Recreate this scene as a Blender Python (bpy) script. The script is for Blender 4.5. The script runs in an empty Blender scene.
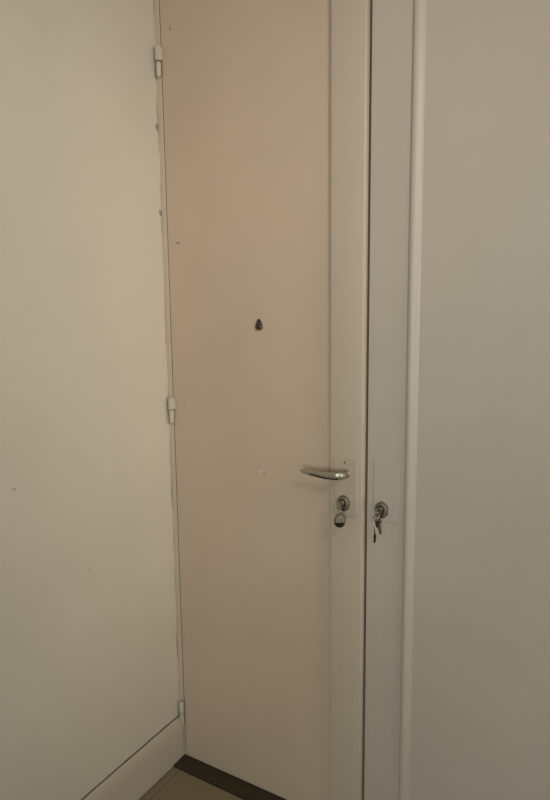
import bpy, bmesh, math, random
from mathutils import Vector, Matrix, noise
import numpy as np
random.seed(4)
S = bpy.context.scene
COL = S.collection

# ------------------------------------------------------------------ camera
F_PX, YAW, PITCH, ROLL = 628.05, math.radians(31.003), math.radians(8.439), math.radians(-0.666)
fw = Vector((-math.sin(YAW)*math.cos(PITCH), math.cos(YAW)*math.cos(PITCH), -math.sin(PITCH)))
rt = fw.cross(Vector((0, 0, 1))).normalized(); up = rt.cross(fw)
r2 = math.cos(ROLL)*rt + math.sin(ROLL)*up
u2 = -math.sin(ROLL)*rt + math.cos(ROLL)*up
cam = bpy.data.cameras.new('camera')
camo = bpy.data.objects.new('camera', cam); COL.objects.link(camo)
M = Matrix((r2, u2, -fw)).transposed().to_4x4(); M.translation = Vector((1.2694, -1.4883, 1.5))
camo.matrix_world = M
cam.sensor_fit = 'VERTICAL'; cam.sensor_height = 24.0; cam.lens = 24.0*F_PX/800.0
cam.clip_start = 0.02
S.camera = camo

# ------------------------------------------------------------------ light, exposure
S.view_settings.view_transform = 'Standard'; S.view_settings.look = 'None'
S.view_settings.gamma = 1; S.view_settings.use_curve_mapping = False
S.view_settings.exposure = 0.0
W = bpy.data.worlds.new('world'); S.world = W; W.use_nodes = True
W.node_tree.nodes['Background'].inputs[0].default_value = (0.62, 0.76, 1.0, 1)
W.node_tree.nodes['Background'].inputs[1].default_value = 0.05

def area(name, loc, target, sx, sy, energy, col, spread=math.pi):
    l = bpy.data.lights.new(name, 'AREA'); l.shape = 'RECTANGLE'; l.size = sx; l.size_y = sy
    l.energy = energy; l.color = col; l.spread = spread
    o = bpy.data.objects.new(name, l); COL.objects.link(o); o.location = loc
    o.rotation_euler = (Vector(target)-Vector(loc)).to_track_quat('-Z', 'Y').to_euler()
    return o
# lamp high on the right, turned toward the hinge corner
area('hall_lamp', (1.9, -1.2, 2.3), (0, 0, 1.8), 0.3, 0.3, 3.0, (1.0, 0.98, 0.94), math.radians(75))
# light from the next room through the tall opening in the wall on the right
area('doorway_light', (2.19, -0.40, 1.2), (0, 0.05, 1.0), 0.5, 1.6, 1.3, (1.0, 0.94, 0.86), math.radians(50))
# daylight through the opening in the wall behind the viewer
area('room_daylight', (1.75, -3.12, 1.3), (0.6, 0, 0.8), 0.8, 0.8, 40.0, (0.76, 0.92, 1.0))

# ------------------------------------------------------------------ materials
def nodes(name):
    m = bpy.data.materials.new(name); m.use_nodes = True
    nt = m.node_tree; b = nt.nodes['Principled BSDF']
    return m, nt, b

def geo_pos(nt):
    return nt.nodes.new('ShaderNodeNewGeometry').outputs['Position']

def mth(nt, op, a, b=None, clamp=False):
    n = nt.nodes.new('ShaderNodeMath'); n.operation = op; n.use_clamp = clamp
    for i, v in enumerate((a, b)):
        if v is None: continue
        if isinstance(v, (int, float)): n.inputs[i].default_value = v
        else: nt.links.new(v, n.inputs[i])
    return n.outputs[0]

def mixc(nt, fac, a, b):
    n = nt.nodes.new('ShaderNodeMix'); n.data_type = 'RGBA'
    for s, v in ((n.inputs[0], fac), (n.inputs[6], a), (n.inputs[7], b)):
        if isinstance(v, (int, float)): s.default_value = v
        elif isinstance(v, tuple): s.default_value = (*v, 1)
        else: nt.links.new(v, s)
    return n.outputs[2]

def paint(name, base, rough=0.55, bump=0.10, scale=60.0, mottle=0.03, spots=(), axis='X', vgrain=False, grime=None, spec=0.35):
    """Hand-brushed paint: slight mottling, fine relief, and named chips (u, z, ru, rz, colour)."""
    m, nt, b = nodes(name)
    pos = geo_pos(nt)
    n1 = nt.nodes.new('ShaderNodeTexNoise'); n1.inputs['Scale'].default_value = 3.2; n1.inputs['Detail'].default_value = 4
    nt.links.new(pos, n1.inputs['Vector'])
    f = mth(nt, 'MULTIPLY', mth(nt, 'SUBTRACT', n1.outputs['Fac'], 0.30), 2.2, True)
    lo = tuple(c*(1-mottle) for c in base); hi = tuple(min(1, c*(1+mottle)) for c in base)
    col = mixc(nt, f, lo, hi)
    sep = nt.nodes.new('ShaderNodeSeparateXYZ'); nt.links.new(pos, sep.inputs[0])
    ns = nt.nodes.new('ShaderNodeTexNoise'); ns.inputs['Scale'].default_value = 260; nt.links.new(pos, ns.inputs['Vector'])
    for (u, z, ru, rz, c) in spots:
        du = mth(nt, 'DIVIDE', mth(nt, 'SUBTRACT', sep.outputs[axis], u), ru)
        dz = mth(nt, 'DIVIDE', mth(nt, 'SUBTRACT', sep.outputs['Z'], z), rz)
        d = mth(nt, 'ADD', mth(nt, 'MULTIPLY', du, du), mth(nt, 'MULTIPLY', dz, dz))
        d = mth(nt, 'ADD', d, mth(nt, 'MULTIPLY', mth(nt, 'SUBTRACT', ns.outputs['Fac'], 0.5), 2.6))
        k = mth(nt, 'SUBTRACT', 1.0, d, True)
        col = mixc(nt, k, col, c)
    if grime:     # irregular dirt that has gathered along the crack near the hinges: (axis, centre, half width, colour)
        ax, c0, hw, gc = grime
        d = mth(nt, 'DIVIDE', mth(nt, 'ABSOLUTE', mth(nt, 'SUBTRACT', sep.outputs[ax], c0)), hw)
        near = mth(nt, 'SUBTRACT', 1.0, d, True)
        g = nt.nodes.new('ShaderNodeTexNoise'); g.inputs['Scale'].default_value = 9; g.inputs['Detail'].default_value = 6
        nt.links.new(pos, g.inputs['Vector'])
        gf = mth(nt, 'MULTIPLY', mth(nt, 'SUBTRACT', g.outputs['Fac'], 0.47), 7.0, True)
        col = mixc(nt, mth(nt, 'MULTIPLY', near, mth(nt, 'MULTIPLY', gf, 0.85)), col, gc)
    nt.links.new(col, b.inputs['Base Color'])
    b.inputs['Roughness'].default_value = rough
    b.inputs['Specular IOR Level'].default_value = spec
    n2 = nt.nodes.new('ShaderNodeTexNoise'); n2.inputs['Scale'].default_value = scale; n2.inputs['Detail'].default_value = 5
    if vgrain:
        mp = nt.nodes.new('ShaderNodeMapping'); mp.inputs['Scale'].default_value = (1, 1, 0.12)
        nt.links.new(pos, mp.inputs['Vector']); nt.links.new(mp.outputs[0], n2.inputs['Vector'])
    else: nt.links.new(pos, n2.inputs['Vector'])
    n3 = nt.nodes.new('ShaderNodeTexNoise'); n3.inputs['Scale'].default_value = 5; nt.links.new(pos, n3.inputs['Vector'])
    bp = nt.nodes.new('ShaderNodeBump'); bp.inputs['Strength'].default_value = bump; bp.inputs['Distance'].default_value = 0.004
    nt.links.new(mth(nt, 'ADD', n2.outputs['Fac'], mth(nt, 'MULTIPLY', n3.outputs['Fac'], 2.0)), bp.inputs['Height'])
    nt.links.new(bp.outputs[0], b.inputs['Normal'])
    return m

def metal(name, base, rough, metallic=1.0, wear=0.25, dark=(0.05, 0.04, 0.03)):
    m, nt, b = nodes(name)
    pos = geo_pos(nt)
    n = nt.nodes.new('ShaderNodeTexNoise'); n.inputs['Scale'].default_value = 220; n.inputs['Detail'].default_value = 4
    nt.links.new(pos, n.inputs['Vector'])
    f = mth(nt, 'MULTIPLY', mth(nt, 'SUBTRACT', n.outputs['Fac'], 0.5), 5.0, True)
    nt.links.new(mixc(nt, mth(nt, 'MULTIPLY', f, wear), base, dark), b.inputs['Base Color'])
    b.inputs['Metallic'].default_value = metallic; b.inputs['Roughness'].default_value = rough
    return m

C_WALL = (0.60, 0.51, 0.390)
C_DOOR = (0.510, 0.374, 0.260)
DKSPOT = (0.16, 0.12, 0.08); LTSPOT = (0.60, 0.50, 0.39); DENT = (0.36, 0.29, 0.21)
m_wall = paint('wall_paint', C_WALL, 0.7, 0.10, 45, 0.035, axis='Y', spots=[
    (-0.566, 1.077, 0.006, 0.005, DENT), (-0.352, 0.793, 0.004, 0.003, DENT),
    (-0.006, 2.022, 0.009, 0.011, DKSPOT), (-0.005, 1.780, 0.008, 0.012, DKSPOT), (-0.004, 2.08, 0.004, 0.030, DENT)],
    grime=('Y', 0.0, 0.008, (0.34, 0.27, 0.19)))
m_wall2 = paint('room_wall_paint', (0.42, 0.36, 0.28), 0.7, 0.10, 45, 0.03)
m_door = paint('door_paint', C_DOOR, 0.42, 0.12, 50, 0.04, vgrain=True, spots=[
    (0.326, 1.031, 0.013, 0.0055, LTSPOT), (0.335, 1.026, 0.009, 0.005, DENT),
    (0.044, 2.279, 0.004, 0.006, DKSPOT), (0.047, 1.690, 0.007, 0.004, DKSPOT),
    (0.051, 1.212, 0.003, 0.003, DKSPOT), (0.049, 0.130, 0.006, 0.006, LTSPOT)])
m_stile = paint('stile_paint', (0.444, 0.345, 0.250), 0.40, 0.10, 50, 0.03, vgrain=True)
m_leaf2 = paint('second_leaf_paint', (0.450, 0.370, 0.290), 0.42, 0.12, 50, 0.03, vgrain=True)
m_frame = paint('frame_paint', (0.53, 0.41, 0.295), 0.5, 0.12, 60, 0.04, grime=('X', -0.011, 0.004, (0.40, 0.31, 0.22)))
m_hinge = paint('hinge_paint', (0.50, 0.41, 0.305), 0.42, 0.08, 200, 0.03)
m_base = paint('baseboard_paint', (0.53, 0.43, 0.32), 0.35, 0.08, 70, 0.03)
m_ceil = paint('ceiling_paint', (0.60, 0.55, 0.47), 0.8, 0.05, 60, 0.02)
m_thr = paint('threshold_wood', (0.040, 0.029, 0.014), 0.42, 0.35, 120, 0.25)
m_tile = paint('floor_tile_glaze', (0.24, 0.185, 0.110), 0.35, 0.10, 90, 0.10)
m_grout = paint('grout', (0.19, 0.155, 0.10), 0.9, 0.3, 300, 0.1)
m_void = paint('dark_rebate', (0.05, 0.04, 0.03), 0.9, 0.1, 100, 0.1)
m_nickel = metal('aged_nickel', (0.44, 0.38, 0.29), 0.36, 0.85, 0.35)
m_rose = metal('tarnished_rose', (0.21, 0.17, 0.12), 0.55, 0.75, 0.6)
m_cyl = metal('cylinder_brass', (0.20, 0.165, 0.11), 0.40, 0.9, 0.7)
m_black = metal('black_recess_and_shade', (0.020, 0.013, 0.007), 0.9, 0.0, 0.2, (0.01, 0.006, 0.003))  # also colours the painted shade under the lever
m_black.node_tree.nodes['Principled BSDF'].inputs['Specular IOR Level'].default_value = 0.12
m_bronze = metal('dark_bronze', (0.075, 0.055, 0.032), 0.38, 0.85, 0.6, (0.01, 0.008, 0.006))
m_key = metal('key_steel', (0.46, 0.40, 0.31), 0.34, 1.0, 0.2)
m_keyd = metal('key_dark_steel', (0.055, 0.042, 0.026), 0.5, 0.9, 0.5)
m_lens, nt, b = nodes('viewer_lens')
b.inputs['Base Color'].default_value = (0.02, 0.018, 0.015, 1); b.inputs['Roughness'].default_value = 0.05

# ------------------------------------------------------------------ mesh helpers
def link(name, bm, mat, parent=None, smooth=False, kind=None, label=None, cat=None, group=None):
    me = bpy.data.meshes.new(name)
    bmesh.ops.recalc_face_normals(bm, faces=bm.faces[:])
    bm.to_mesh(me); bm.free()
    for m in (mat if isinstance(mat, (list, tuple)) else [mat]): me.materials.append(m)
    if smooth: me.shade_smooth() if hasattr(me, 'shade_smooth') else [setattr(p, 'use_smooth', True) for p in me.polygons]
    o = bpy.data.objects.new(name, me); COL.objects.link(o)
    if parent: o.parent = parent
    if kind: o['kind'] = kind
    if label: o['label'] = label
    if cat: o['category'] = cat
    if group: o['group'] = group
    return o

def sharp(o, deg=35):
    me = o.data
    me.shade_smooth()
    bm = bmesh.new(); bm.from_mesh(me)
    for e in bm.edges:
        e.smooth = not (len(e.link_faces) == 2 and e.calc_face_angle(0) > math.radians(deg))
    bm.to_mesh(me); bm.free()
    return o

def box(bm, a, c, bev=0.0, seg=2):
    x0, y0, z0 = a; x1, y1, z1 = c
    vs = [bm.verts.new(p) for p in ((x0,y0,z0),(x1,y0,z0),(x1,y1,z0),(x0,y1,z0),(x0,y0,z1),(x1,y0,z1),(x1,y1,z1),(x0,y1,z1))]
    fs = [bm.faces.new([vs[i] for i in q]) for q in ((0,3,2,1),(4,5,6,7),(0,1,5,4),(1,2,6,5),(2,3,7,6),(3,0,4,7))]
    if bev:
        es = list({e for f in fs for e in f.edges})
        bmesh.ops.bevel(bm, geom=es, offset=bev, segments=seg, affect='EDGES', profile=0.5)
    return bm

def B(a, c, bev=0.0, seg=2):
    return box(bmesh.new(), a, c, bev, seg)

def loft(bm, rings, cap=True):
    R = [[bm.verts.new(p) for p in r] for r in rings]
    n = len(R[0])
    for a, b_ in zip(R, R[1:]):
        for i in range(n):
            bm.faces.new((a[i], a[(i+1) % n], b_[(i+1) % n], b_[i]))
    if cap:
        bm.faces.new(R[0]); bm.faces.new(R[-1][::-1])
    return bm

def frame(d, hint=Vector((0, 0, 1))):
    d = d.normalized()
    a = d.cross(hint)
    if a.length < 1e-4: a = d.cross(Vector((1, 0, 0)))
    a.normalize(); b_ = a.cross(d).normalized()
    return a, b_

def ellipse_ring(c, a, b_, ra, rb, n=20, pw=1.0):
    out = []
    for i in range(n):
        t = 2*math.pi*i/n
        ct, st = math.cos(t), math.sin(t)
        ct = math.copysign(abs(ct)**pw, ct); st = math.copysign(abs(st)**pw, st)
        out.append(c + a*ra*ct + b_*rb*st)
    return out

def lathe_y(bm, cx, cz, prof, n=28, sx=1.0, sz=1.0, outline=None):
    """profile of (radius, y) swept round an axis parallel to Y through (cx, cz)."""
    rings = []
    for r, y in prof:
        ring = []
        for i in range(n):
            t = 2*math.pi*i/n
            k = outline(t) if outline else 1.0
            ring.append(Vector((cx + r*k*math.cos(t)*sx, y, cz + r*k*math.sin(t)*sz)))
        rings.append(ring)
    return loft(bm, rings)

def lathe_z(bm, cx, cy, prof, n=20):
    return loft(bm, [[Vector((cx + r*math.cos(2*math.pi*i/n), cy + r*math.sin(2*math.pi*i/n), z)) for i in range(n)] for r, z in prof])

def empty(name, loc, label=None, cat=None, kind=None):
    o = bpy.data.objects.new(name, None); COL.objects.link(o); o.location = loc; o.empty_display_size = 0.05
    if label: o['label'] = label
    if cat: o['category'] = cat
    if kind: o['kind'] = kind
    return o

# ------------------------------------------------------------------ dimensions
XW = -0.012            # surface of the left wall
XR, YB, ZC = 2.20, -3.20, 2.70
TOP = 2.46             # top of the door leaves
L2 = 1.275             # right edge of second leaf
G0, G1 = 0.0052, 0.0086  # hinge side gap
STR0, STR1 = 0.5535, 0.6475
LEAF2 = 0.6535

# ------------------------------------------------------------------ room shell
floor = link('floor', B((XW-0.1, YB-0.1, -0.10), (XR+0.1, 0.10, -0.003)), m_grout, kind='structure')
tm = {}
def tile(x0, x1, y0, y1):
    w, d = x1-x0-0.003, y1-y0-0.003
    key = (round(w, 4), round(d, 4))
    if key not in tm:
        o = link('tile', B((0, 0, -0.004), (w, d, 0.0), 0.0012, 1), m_tile, floor); tm[key] = o.data
    else:
        o = bpy.data.objects.new('tile', tm[key]); COL.objects.link(o); o.parent = floor
    o.location = (x0+0.0015, y0+0.0015, 0)
xs = [0.002, 0.030] + [0.030+0.30*i for i in range(1, 7)] + [XR]
ys = [-0.058-0.30*i for i in range(0, 11)] + [YB]
for i in range(len(xs)-1):
    for j in range(len(ys)-1):
        if ys[j]-ys[j+1] > 0.02: tile(xs[i], xs[i+1], ys[j+1], ys[j])

# left wall: plaster surface as a fine grid that gets uneven and ragged close to the door jamb
bm = bmesh.new()
ycols = [0.0, -0.003, -0.006, -0.009, -0.012, -0.016, -0.022, -0.03, -0.045, -0.08, -0.15, -0.3, -0.6, -1.2, -2.0, YB]
zr = [i*0.02 for i in range(int(ZC/0.02)+1)]
g = []
for z in zr:
    row = []
    for y in ycols:
        dx = 0.0
        near = max(0.0, 1+y/0.045)
        nz = noise.noise(Vector((3.1, y*30, z*9)))
        n2 = noise.noise(Vector((8.1, y*60, z*34)))
        dx += near*(0.0018*nz + 0.0012*n2) + 0.0012*noise.noise(Vector((1, y*2.5, z*2.5)))
        if y > -0.001 and noise.noise(Vector((5, 5, z*16))) > 0.18: dx -= 0.003
        row.append(bm.verts.new((XW+dx, y, z)))
    g.append(row)
for a, b_ in zip(g, g[1:]):
    for i in range(len(ycols)-1):
        bm.faces.new((a[i], a[i+1], b_[i+1], b_[i]))
# thickness behind the surface
ret = bmesh.ops.extrude_face_region(bm, geom=bm.faces[:])
for v in [e for e in ret['geom'] if isinstance(e, bmesh.types.BMVert)]: v.co.x = XW-0.10
wall_left = link('wall_left', bm, m_wall, kind='structure', smooth=False); sharp(wall_left, 30)

ZH = TOP+0.10
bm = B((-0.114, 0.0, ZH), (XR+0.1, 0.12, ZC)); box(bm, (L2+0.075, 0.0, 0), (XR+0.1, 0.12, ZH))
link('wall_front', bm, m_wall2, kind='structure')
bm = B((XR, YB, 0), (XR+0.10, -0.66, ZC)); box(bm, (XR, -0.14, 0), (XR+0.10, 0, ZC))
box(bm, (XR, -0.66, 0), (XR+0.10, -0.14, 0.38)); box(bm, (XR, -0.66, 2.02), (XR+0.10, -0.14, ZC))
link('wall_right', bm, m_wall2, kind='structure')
# wall behind the viewer with an opening for daylight
bm = bmesh.new()
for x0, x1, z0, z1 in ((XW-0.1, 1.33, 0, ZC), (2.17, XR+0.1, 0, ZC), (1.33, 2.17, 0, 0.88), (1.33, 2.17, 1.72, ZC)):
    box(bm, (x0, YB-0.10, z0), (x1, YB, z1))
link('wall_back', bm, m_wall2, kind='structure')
link('ceiling', B((XW-0.1, YB-0.1, ZC), (XR+0.1, 0.12, ZC+0.1)), m_ceil, kind='structure')

# baseboard with moulded cap: profile in (out from wall, z), run along y
prof = [(0, 0.0), (0.0155, 0.0), (0.0155, 0.111), (0.0140, 0.1125), (0.0140, 0.1155), (0.0152, 0.117), (0.0150, 0.126), (0.0135, 0.133), (0.0120, 0.1400), (0.0095, 0.1455), (0.0060, 0.148), (0.0035, 0.148), (0.0035, 0.130), (0.0, 0.130)]
bm = bmesh.new()
loft(bm, [[Vector((XW-0.002+px, y, pz)) for px, pz in prof] for y in (-0.0025, YB)])
base = link('baseboard_left', bm, m_base, kind='structure'); sharp(base, 25)

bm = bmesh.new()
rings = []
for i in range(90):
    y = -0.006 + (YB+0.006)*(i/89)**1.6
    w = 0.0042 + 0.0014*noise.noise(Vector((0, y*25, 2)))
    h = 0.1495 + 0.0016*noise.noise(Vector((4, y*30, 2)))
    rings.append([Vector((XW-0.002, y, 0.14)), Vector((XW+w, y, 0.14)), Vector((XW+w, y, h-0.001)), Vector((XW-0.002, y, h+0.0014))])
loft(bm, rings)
m_seam = paint('seam_dark', (0.17, 0.135, 0.095), 0.8, 0.3, 300, 0.3)  # dark tone for the thin uneven strip on the baseboard top
link('seam_line', bm, m_seam, base, label='dark seam along the top of the baseboard')

# dark threshold strip under the door
bm = B((-0.002, -0.057, -0.003), (L2+0.03, 0.05, 0.0045), 0.0015, 2)
link('trim_1', bm, m_thr, kind='structure', label='dark brown threshold strip on the floor under the door')

# door frame: jambs, rebates and head
fr = empty('trim_2', (0, 0, 0), kind='structure', label='painted frame around the two door leaves')
bm = B((-0.11, 0.0005, 0.0), (G0, 0.10, ZH), 0.0012, 2); link('jamb', bm, m_frame, fr)
bm = B((G0-0.0003, 0.004, 0.0), (G1+0.0003, 0.098, TOP)); link('door_stop', bm, m_void, fr)
bm = B((L2+0.004, 0.0005, 0.0), (L2+0.078, 0.10, ZH), 0.002, 2); link('jamb', bm, m_frame, fr)
bm = B((L2-0.02, 0.044, 0.0), (L2+0.006, 0.098, TOP), 0.001, 1); link('door_stop', bm, m_void, fr)
bm = B((G0, 0.0005, TOP+0.004), (L2+0.004, 0.10, ZH), 0.002, 2); link('head_jamb', bm, m_frame, fr)

# ------------------------------------------------------------------ first leaf
Z0 = 0.0055
d1 = link('door_1', B((G1, 0.0, Z0), (STR1-0.002, 0.040, TOP), 0.0015, 2), m_door, kind='structure')
# raised lock stile with a rounded edge toward the second leaf
bm = bmesh.new()
pr = [(STR0, 0.001), (STR0, -0.0125), (STR0+0.0015, -0.014), (STR1-0.006, -0.014), (STR1-0.0025, -0.0125), (STR1-0.0005, -0.009), (STR1, 0.001)]
loft(bm, [[Vector((x, y, z)) for x, y in pr] for z in (Z0, TOP)])
st = link('lock_stile', bm, m_stile, d1, label='raised vertical lock stile, paler than the door panel'); sharp(st, 40)
bm = B((STR1-0.02, 0.036, Z0), (LEAF2+0.02, 0.050, TOP), 0.001, 1); link('meeting_stop', bm, m_void, d1)
YS = -0.014

def plate(parent, x0, x1, z0, z1, y, mat, lab):
    bm = bmesh.new()
    t, b_ = 0.0018, 0.0022
    loft(bm, [[Vector(p) for p in ((x0, y+0.0005, z0), (x1, y+0.0005, z0), (x1, y+0.0005, z1), (x0, y+0.0005, z1))],
              [Vector(p) for p in ((x0, y-t*0.4, z0), (x1, y-t*0.4, z0), (x1, y-t*0.4, z1), (x0, y-t*0.4, z1))],
              [Vector(p) for p in ((x0+b_, y-t, z0+b_), (x1-b_, y-t, z0+b_), (x1-b_, y-t, z1-b_), (x0+b_, y-t, z1-b_))]])
    return link('escutcheon_plate', bm, mat, parent, label=lab)
pl1 = plate(d1, 0.564, 0.631, 0.947, 1.103, YS, m_stile, 'painted-over thin rectangular plate behind the lever')
bm = bmesh.new(); lathe_y(bm, 0.596, 1.093, [(0.0026, YS-0.0010), (0.0026, YS-0.0023), (0.0016, YS-0.0026)], 12)
link('screw', bm, m_black, pl1)

# lever handle: collar, curved neck, tapering grip
lev = empty('lever_handle', (0.600, YS-0.002, 1.063)); lev.parent = d1
def rel(bm, o):
    bmesh.ops.translate(bm, verts=bm.verts[:], vec=-Vector(o.location)); return bm
bm = bmesh.new(); lathe_y(bm, 0.600, 1.063, [(0.0125, YS-0.001), (0.0125, YS-0.0035), (0.011, YS-0.0055), (0.0085, YS-0.006)], 24)
c = link('collar', rel(bm, lev), m_nickel, lev); sharp(c, 40)
path = [((0.600, YS-0.004, 1.063), 0.0085, 0.0085), ((0.600, -0.024, 1.063), 0.0082, 0.0082), ((0.5998, -0.034, 1.0635), 0.0088, 0.0095),
        ((0.5975, -0.044, 1.0645), 0.0092, 0.0108), ((0.590, -0.0505, 1.0650), 0.0080, 0.0108), ((0.584, -0.052, 1.0645), 0.0068, 0.0098),
        ((0.565, -0.0515, 1.0630), 0.0060, 0.0086), ((0.545, -0.0505, 1.0620), 0.0056, 0.0078), ((0.525, -0.050, 1.0618), 0.0052, 0.0072),
        ((0.507, -0.050, 1.0625), 0.0048, 0.0064), ((0.494, -0.050, 1.0640), 0.0044, 0.0056), ((0.486, -0.0502, 1.0655), 0.0036, 0.0044), ((0.4825, -0.0504, 1.066), 0.0018, 0.0022)]
rings = []
P = [Vector(p) for p, _, _ in path]
for i, (p, ra, rb) in enumerate(path):
    d = (P[min(i+1, len(P)-1)]-P[max(i-1, 0)])
    a, b_ = frame(d)
    rings.append(ellipse_ring(P[i], a, b_, ra, rb, 24, 0.8))
bm = bmesh.new(); loft(bm, rings)
c = link('grip', rel(bm, lev), m_nickel, lev); sharp(c, 60)

# shade along the underside of the grip, put in as small black blocks
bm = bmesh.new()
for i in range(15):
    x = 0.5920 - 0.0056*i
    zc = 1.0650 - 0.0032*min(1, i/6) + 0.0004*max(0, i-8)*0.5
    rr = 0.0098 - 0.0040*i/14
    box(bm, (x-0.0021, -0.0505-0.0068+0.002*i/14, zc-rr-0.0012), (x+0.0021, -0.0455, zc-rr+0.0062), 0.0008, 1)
c = link('underside_shade', rel(bm, lev), m_black, lev, label='dark strip of painted shade under the lever')

# lock rose + euro cylinder
def lock(parent, cx, cz, y, octo):
    e = empty('lock', (cx, y, cz)); e.parent = parent
    ol = None
    if octo:
        def ol(t):
            q = math.pi/3
            a = (t+q/2) % q - q/2
            return 0.55*math.cos(math.pi/6)/math.cos(a)*1.12 + 0.45
    bm = bmesh.new()
    lathe_y(bm, 0, 0, [(0.0215, 0.001), (0.0215, -0.004), (0.0200, -0.0068), (0.0165, -0.0085), (0.0125, -0.0088), (0.0120, -0.006)], 48, 0.82, 1.0, ol)
    r = link('lock_rose', bm, m_rose, e); sharp(r, 50)
    # keyhole-shaped cylinder: round barrel above, narrow tail below
    def euro(k, y_):
        pts = []
        R, w, zb = 0.0078*k, 0.0044*k, -0.0135*k
        for i in range(21):
            t = math.radians(-56 + (292*i/20)); pts.append(Vector((R*math.cos(t), y_, R*math.sin(t)+0.004)))
        for i in range(9):
            t = math.pi + math.pi*i/8; pts.append(Vector((w*math.cos(t), y_, zb + w*math.sin(t)+0.002)))
        return pts
    bm = bmesh.new(); loft(bm, [euro(1.18, -0.0050), euro(1.18, -0.0093)])
    link('cylinder_recess', bm, m_black, e)
    bm = bmesh.new(); loft(bm, [euro(1, -0.006), euro(1, -0.0120), euro(0.93, -0.0128)])
    c = link('lock_cylinder', bm, m_cyl, e); sharp(c, 50)
    bm = bmesh.new(); lathe_y(bm, 0, 0.004, [(0.0060, -0.0120), (0.0060, -0.0138), (0.0054, -0.0143)], 24)
    c = link('cylinder_plug', bm, m_rose, e); sharp(c, 50)
    return e
lk1 = lock(d1, 0.594, 0.982, YS-0.0015, False)

# peephole: round viewer with a teardrop swivel cover
pe = empty('peephole', (0.326, 0.0, 1.447)); pe.parent = d1
bm = bmesh.new(); lathe_y(bm, 0, 0, [(0.0118, 0.002), (0.0118, -0.0025), (0.0105, -0.0045), (0.0075, -0.0050), (0.0068, -0.0030)], 32)
c = link('viewer_ring', bm, m_cyl, pe); sharp(c, 40)
def tear(k, y_):
    """outline round two circles: the wide viewer below, the small pivot above"""
    R, r, h = 0.0122*k, 0.0046*k, 0.0158
    al = math.acos((R-r)/h)            # tangent angle from the upward axis
    pts = []
    for i in range(25):
        t = math.pi/2 + al + (2*math.pi-2*al)*i/24
        pts.append(Vector((R*math.cos(t), y_, R*math.sin(t))))
    for i in range(11):
        t = math.pi/2 - al + 2*al*i/10
        pts.append(Vector((r*math.cos(t), y_, h + r*math.sin(t))))
    return pts
bm = bmesh.new(); loft(bm, [tear(1.0, 0.001), tear(1.0, -0.0020), tear(0.92, -0.0030)])
c = link('teardrop_backplate', bm, m_bronze, pe); sharp(c, 40)
bm = bmesh.new(); lathe_y(bm, 0, 0, [(0.0066, -0.0025), (0.0066, -0.0046), (0.0045, -0.0058), (0.0020, -0.0063)], 24)
link('lens', bm, m_lens, pe, smooth=True)
bm = bmesh.new(); lathe_y(bm, 0, 0.0150, [(0.0026, -0.0025), (0.0026, -0.0042), (0.0014, -0.0050)], 16)
c = link('cover_pivot', bm, m_bronze, pe); sharp(c, 40)

# three lift-off hinges on the crack beside the wall
def hinge(z0, z1, zs, wide_top=True, hx=0.0035):
    """z0 bottom, z1 top, zs split height between the two knuckles"""
    e = empty('hinge', (hx, -0.0085, z0)); e.parent = d1
    h, s = z1-z0, zs-z0
    r = 0.0085
    ru, rl = (r*1.20, r*0.88) if wide_top else (r*0.92, r*0.9)
    bm = bmesh.new(); lathe_z(bm, 0, 0, [(ru*0.6, s+0.0012), (ru, s+0.0025), (ru, h-0.006), (ru*0.85, h-0.002), (ru*0.45, h)], 20)
    c = link('upper_knuckle', bm, m_hinge, e); sharp(c, 50)
    bm = bmesh.new(); lathe_z(bm, 0, 0, [(rl*0.35, 0), (rl*0.8, 0.003), (rl, 0.008), (rl, s-0.0015), (rl*0.7, s-0.0005)], 20)
    c = link('lower_knuckle', bm, m_hinge, e); sharp(c, 50)
    bm = bmesh.new(); lathe_z(bm, 0, 0, [(r*0.55, s-0.003), (r*0.55, s+0.004)], 14)
    link('hinge_pin', bm, m_bronze, e)
    # leaf plate joining the upper knuckle to the door edge, painted over
    if wide_top:
        bm = B((0.001, -0.005, s+0.0028), (0.0128, 0.0090, h-0.006), 0.003, 3)
        link('hinge_leaf', bm, m_hinge, e)
    bm = B((-0.010, 0.003, 0.010), (0.000, 0.0096, s-0.003), 0.002, 2)
    link('frame_leaf', bm, m_hinge, e)
    return e
hinge(2.155, 2.242, 2.197, True, 0.0045)
hinge(1.145, 1.228, 1.188, True, 0.0065)
hinge(0.121, 0.206, 0.164, False)

# ------------------------------------------------------------------ second leaf
d2 = link('door_2', B((LEAF2, 0.0, Z0), (L2, 0.040, TOP), 0.0015, 2), m_leaf2, kind='structure')
def bead(x0, x1, name):
    """rounded bead with slight hand-made waviness, run down the leaf"""
    bm = bmesh.new(); rings = []
    w = x1-x0
    pr = [(0.0, 0.001), (0.0, -0.0035), (0.08, -0.0062), (0.22, -0.0078), (0.38, -0.0080), (0.50, -0.0070), (0.62, -0.0052), (0.74, -0.0033), (0.86, -0.0016), (0.95, -0.0006), (1.0, 0.0), (1.0, 0.001)]
    z = Z0
    while z < TOP+1e-6:
        dx = 0.0008*noise.noise(Vector((0.3, 0.1, z*4)))
        rings.append([Vector((x0+w*a+dx*(1 if 0 < a < 1 else 0), y_, z)) for a, y_ in pr]); z += (TOP-Z0)/60
    loft(bm, rings)
    o = link(name, bm, m_leaf2, d2, label='rounded vertical moulding on the second leaf'); sharp(o, 50)
bead(0.756, 0.785, 'moulding'); bead(1.145, 1.174, 'moulding')
plate(d2, 0.671, 0.741, 0.944, 1.100, 0.0, m_leaf2, 'painted-over thin rectangular plate around the keyhole')
lk2 = lock(d2, 0.696, 0.976, -0.0015, True)

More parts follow.
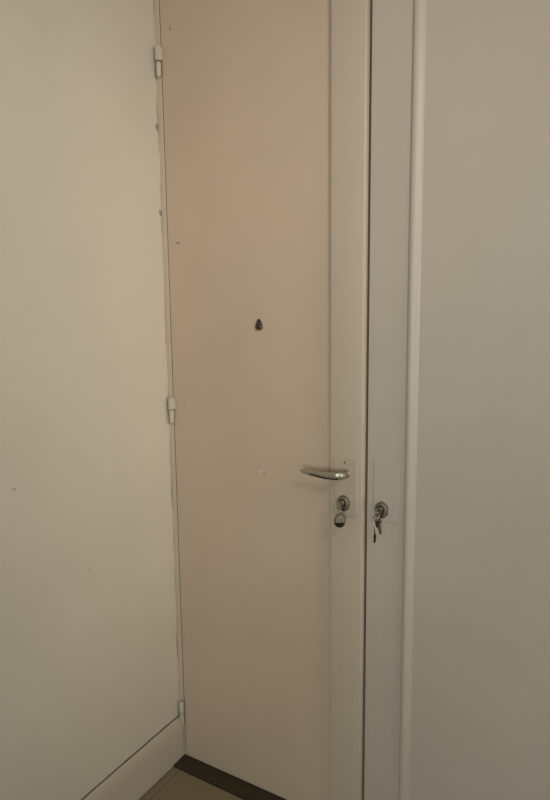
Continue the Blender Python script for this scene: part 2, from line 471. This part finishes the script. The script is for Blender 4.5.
# ------------------------------------------------------------------ keys
def key_outline(L=0.030, head=0.0115, seed=0, square=False):
    """2-D outline, head centred at origin, blade running toward -z"""
    rnd = random.Random(seed)
    pts = []
    n = 22
    a0 = math.radians(-90+24)
    for i in range(n+1):
        t = a0 + (math.radians(360-48))*i/n
        k = 1.0
        if square: k = 1.0/max(abs(math.cos(t)), abs(math.sin(t)))**0.6
        pts.append((head*math.cos(t)*k, head*math.sin(t)*k*0.92))
    bw = 0.0036
    pts.append((-bw, -head-0.003)); pts.append((-bw, -head-L)); pts.append((-bw*0.2, -head-L-0.003))
    z = -head-L; 
    pts.append((bw*0.3, z))
    m = 6
    for i in range(m):
        pts.append((bw*(0.35+0.6*rnd.random()), z + L*0.8*(i+0.5)/m))
        pts.append((bw*0.95, z + L*0.8*(i+0.95)/m))
    pts.append((bw, -head-0.003))
    return pts

def key_mesh(L=0.030, head=0.0115, th=0.0022, seed=0, square=False):
    """flat key in the XZ plane with a pierced head"""
    pts = key_outline(L, head, seed, square)
    hr = head*0.26; hc = (0.0, head*0.45)
    bm = bmesh.new()
    out = [bm.verts.new((x, 0, z)) for x, z in pts]
    es = [bm.edges.new((out[i], out[(i+1) % len(out)])) for i in range(len(out))]
    hv = [bm.verts.new((hc[0]+hr*math.cos(2*math.pi*i/12), 0, hc[1]+hr*math.sin(2*math.pi*i/12))) for i in range(12)]
    es += [bm.edges.new((hv[i], hv[(i+1) % 12])) for i in range(12)]
    bmesh.ops.triangle_fill(bm, use_beauty=True, edges=es)
    ret = bmesh.ops.extrude_face_region(bm, geom=bm.faces[:])
    bmesh.ops.translate(bm, verts=[v for v in ret['geom'] if isinstance(v, bmesh.types.BMVert)], vec=(0, th, 0))
    bmesh.ops.translate(bm, verts=bm.verts[:], vec=(0, -th/2, 0))
    return bm

def torus(bm, R, r, n=32, m=8):
    vs = []
    for i in range(n):
        t = 2*math.pi*i/n; row = []
        for j in range(m):
            s = 2*math.pi*j/m
            row.append(bm.verts.new(((R+r*math.cos(s))*math.cos(t), r*math.sin(s), (R+r*math.cos(s))*math.sin(t))))
        vs.append(row)
    for i in range(n):
        for j in range(m):
            bm.faces.new((vs[i][j], vs[(i+1) % n][j], vs[(i+1) % n][(j+1) % m], vs[i][(j+1) % m]))
    return bm

def R3(ax, deg): return Matrix.Rotation(math.radians(deg), 4, ax)

# key turned in the left lock, round fob hanging from it
LKZ = 0.980
kb = empty('key_with_fob', (0.594, YS-0.016, LKZ+0.006), 'key in the lower left lock below the lever with a round dark-tipped fob', 'key')
bm = key_mesh(0.016, 0.0105, 0.0022, 3)
bmesh.ops.transform(bm, matrix=Matrix.Translation((0, -0.0205, 0)) @ R3('Y', 72) @ R3('X', 90), verts=bm.verts[:])
c = link('key', bm, m_key, kb)
bm = torus(bmesh.new(), 0.0095, 0.0009)
bmesh.ops.transform(bm, matrix=Matrix.Translation((0.001, -0.0265, -0.0105)) @ R3('Z', 35), verts=bm.verts[:])
link('key_ring', bm, m_key, kb, smooth=True)
# fob: thick rounded disc with dark lower cap
fc = Vector((0.005, -0.022, -0.0415))
bm = bmesh.new()
def disc(R, y0, y1, bev, keep=None, n=40):
    return [(R*0.55, y0), (R-bev, y0+0.0004), (R, y0+bev), (R, y1-bev), (R-bev, y1-0.0004), (R*0.55, y1)]
lathe_y(bm, 0, 0, disc(0.0158, -0.0060, 0.0060, 0.0038), 40, 0.94, 1.12)
bmesh.ops.transform(bm, matrix=Matrix.Translation(fc) @ R3('Z', 25), verts=bm.verts[:])
fob = link('fob', bm, m_rose, kb); sharp(fob, 40)
bm = bmesh.new()
def cap(y_, k):
    pts = []
    for i in range(17):
        t = math.radians(190 + 160*i/16); pts.append(Vector((0.0150*k*math.cos(t), y_, 0.0172*k*math.sin(t)-0.0004)))
    return pts
loft(bm, [cap(-0.0046, 0.92), cap(-0.0066, 0.86)])
bmesh.ops.transform(bm, matrix=Matrix.Translation(fc) @ R3('Z', 25), verts=bm.verts[:])
link('dark_insert', bm, m_black, fob, label='dark lower half of the fob')

# key in the right lock with others hanging below it
kb = empty('key_bunch', (0.696, -0.016, LKZ), 'bunch of steel keys hanging from the right lock on the second leaf', 'keys')
bm = key_mesh(0.016, 0.0110, 0.0024, 5)
bmesh.ops.transform(bm, matrix=Matrix.Translation((0, -0.0205, 0)) @ R3('Y', 100) @ R3('X', 90), verts=bm.verts[:])
link('key', bm, m_key, kb)
bm = torus(bmesh.new(), 0.0085, 0.0009)
bmesh.ops.transform(bm, matrix=Matrix.Translation((0.001, -0.0265, -0.0075)) @ R3('Z', 50), verts=bm.verts[:])
link('key_ring', bm, m_key, kb, smooth=True)
for (dx, dy, dz, tilt, turn, L, mat, sd) in ((0.000, -0.027, -0.028, 3, -25, 0.042, m_keyd, 7), (0.004, -0.024, -0.024, -16, 30, 0.022, m_keyd, 9), (-0.001, -0.030, -0.026, -9, 62, 0.020, m_key, 11)):
    bm = key_mesh(L, 0.0090, 0.0022, sd, sd == 7)
    bmesh.ops.transform(bm, matrix=Matrix.Translation((dx, dy, dz)) @ R3('Y', tilt) @ R3('Z', turn), verts=bm.verts[:])
    link('key', bm, mat, kb)
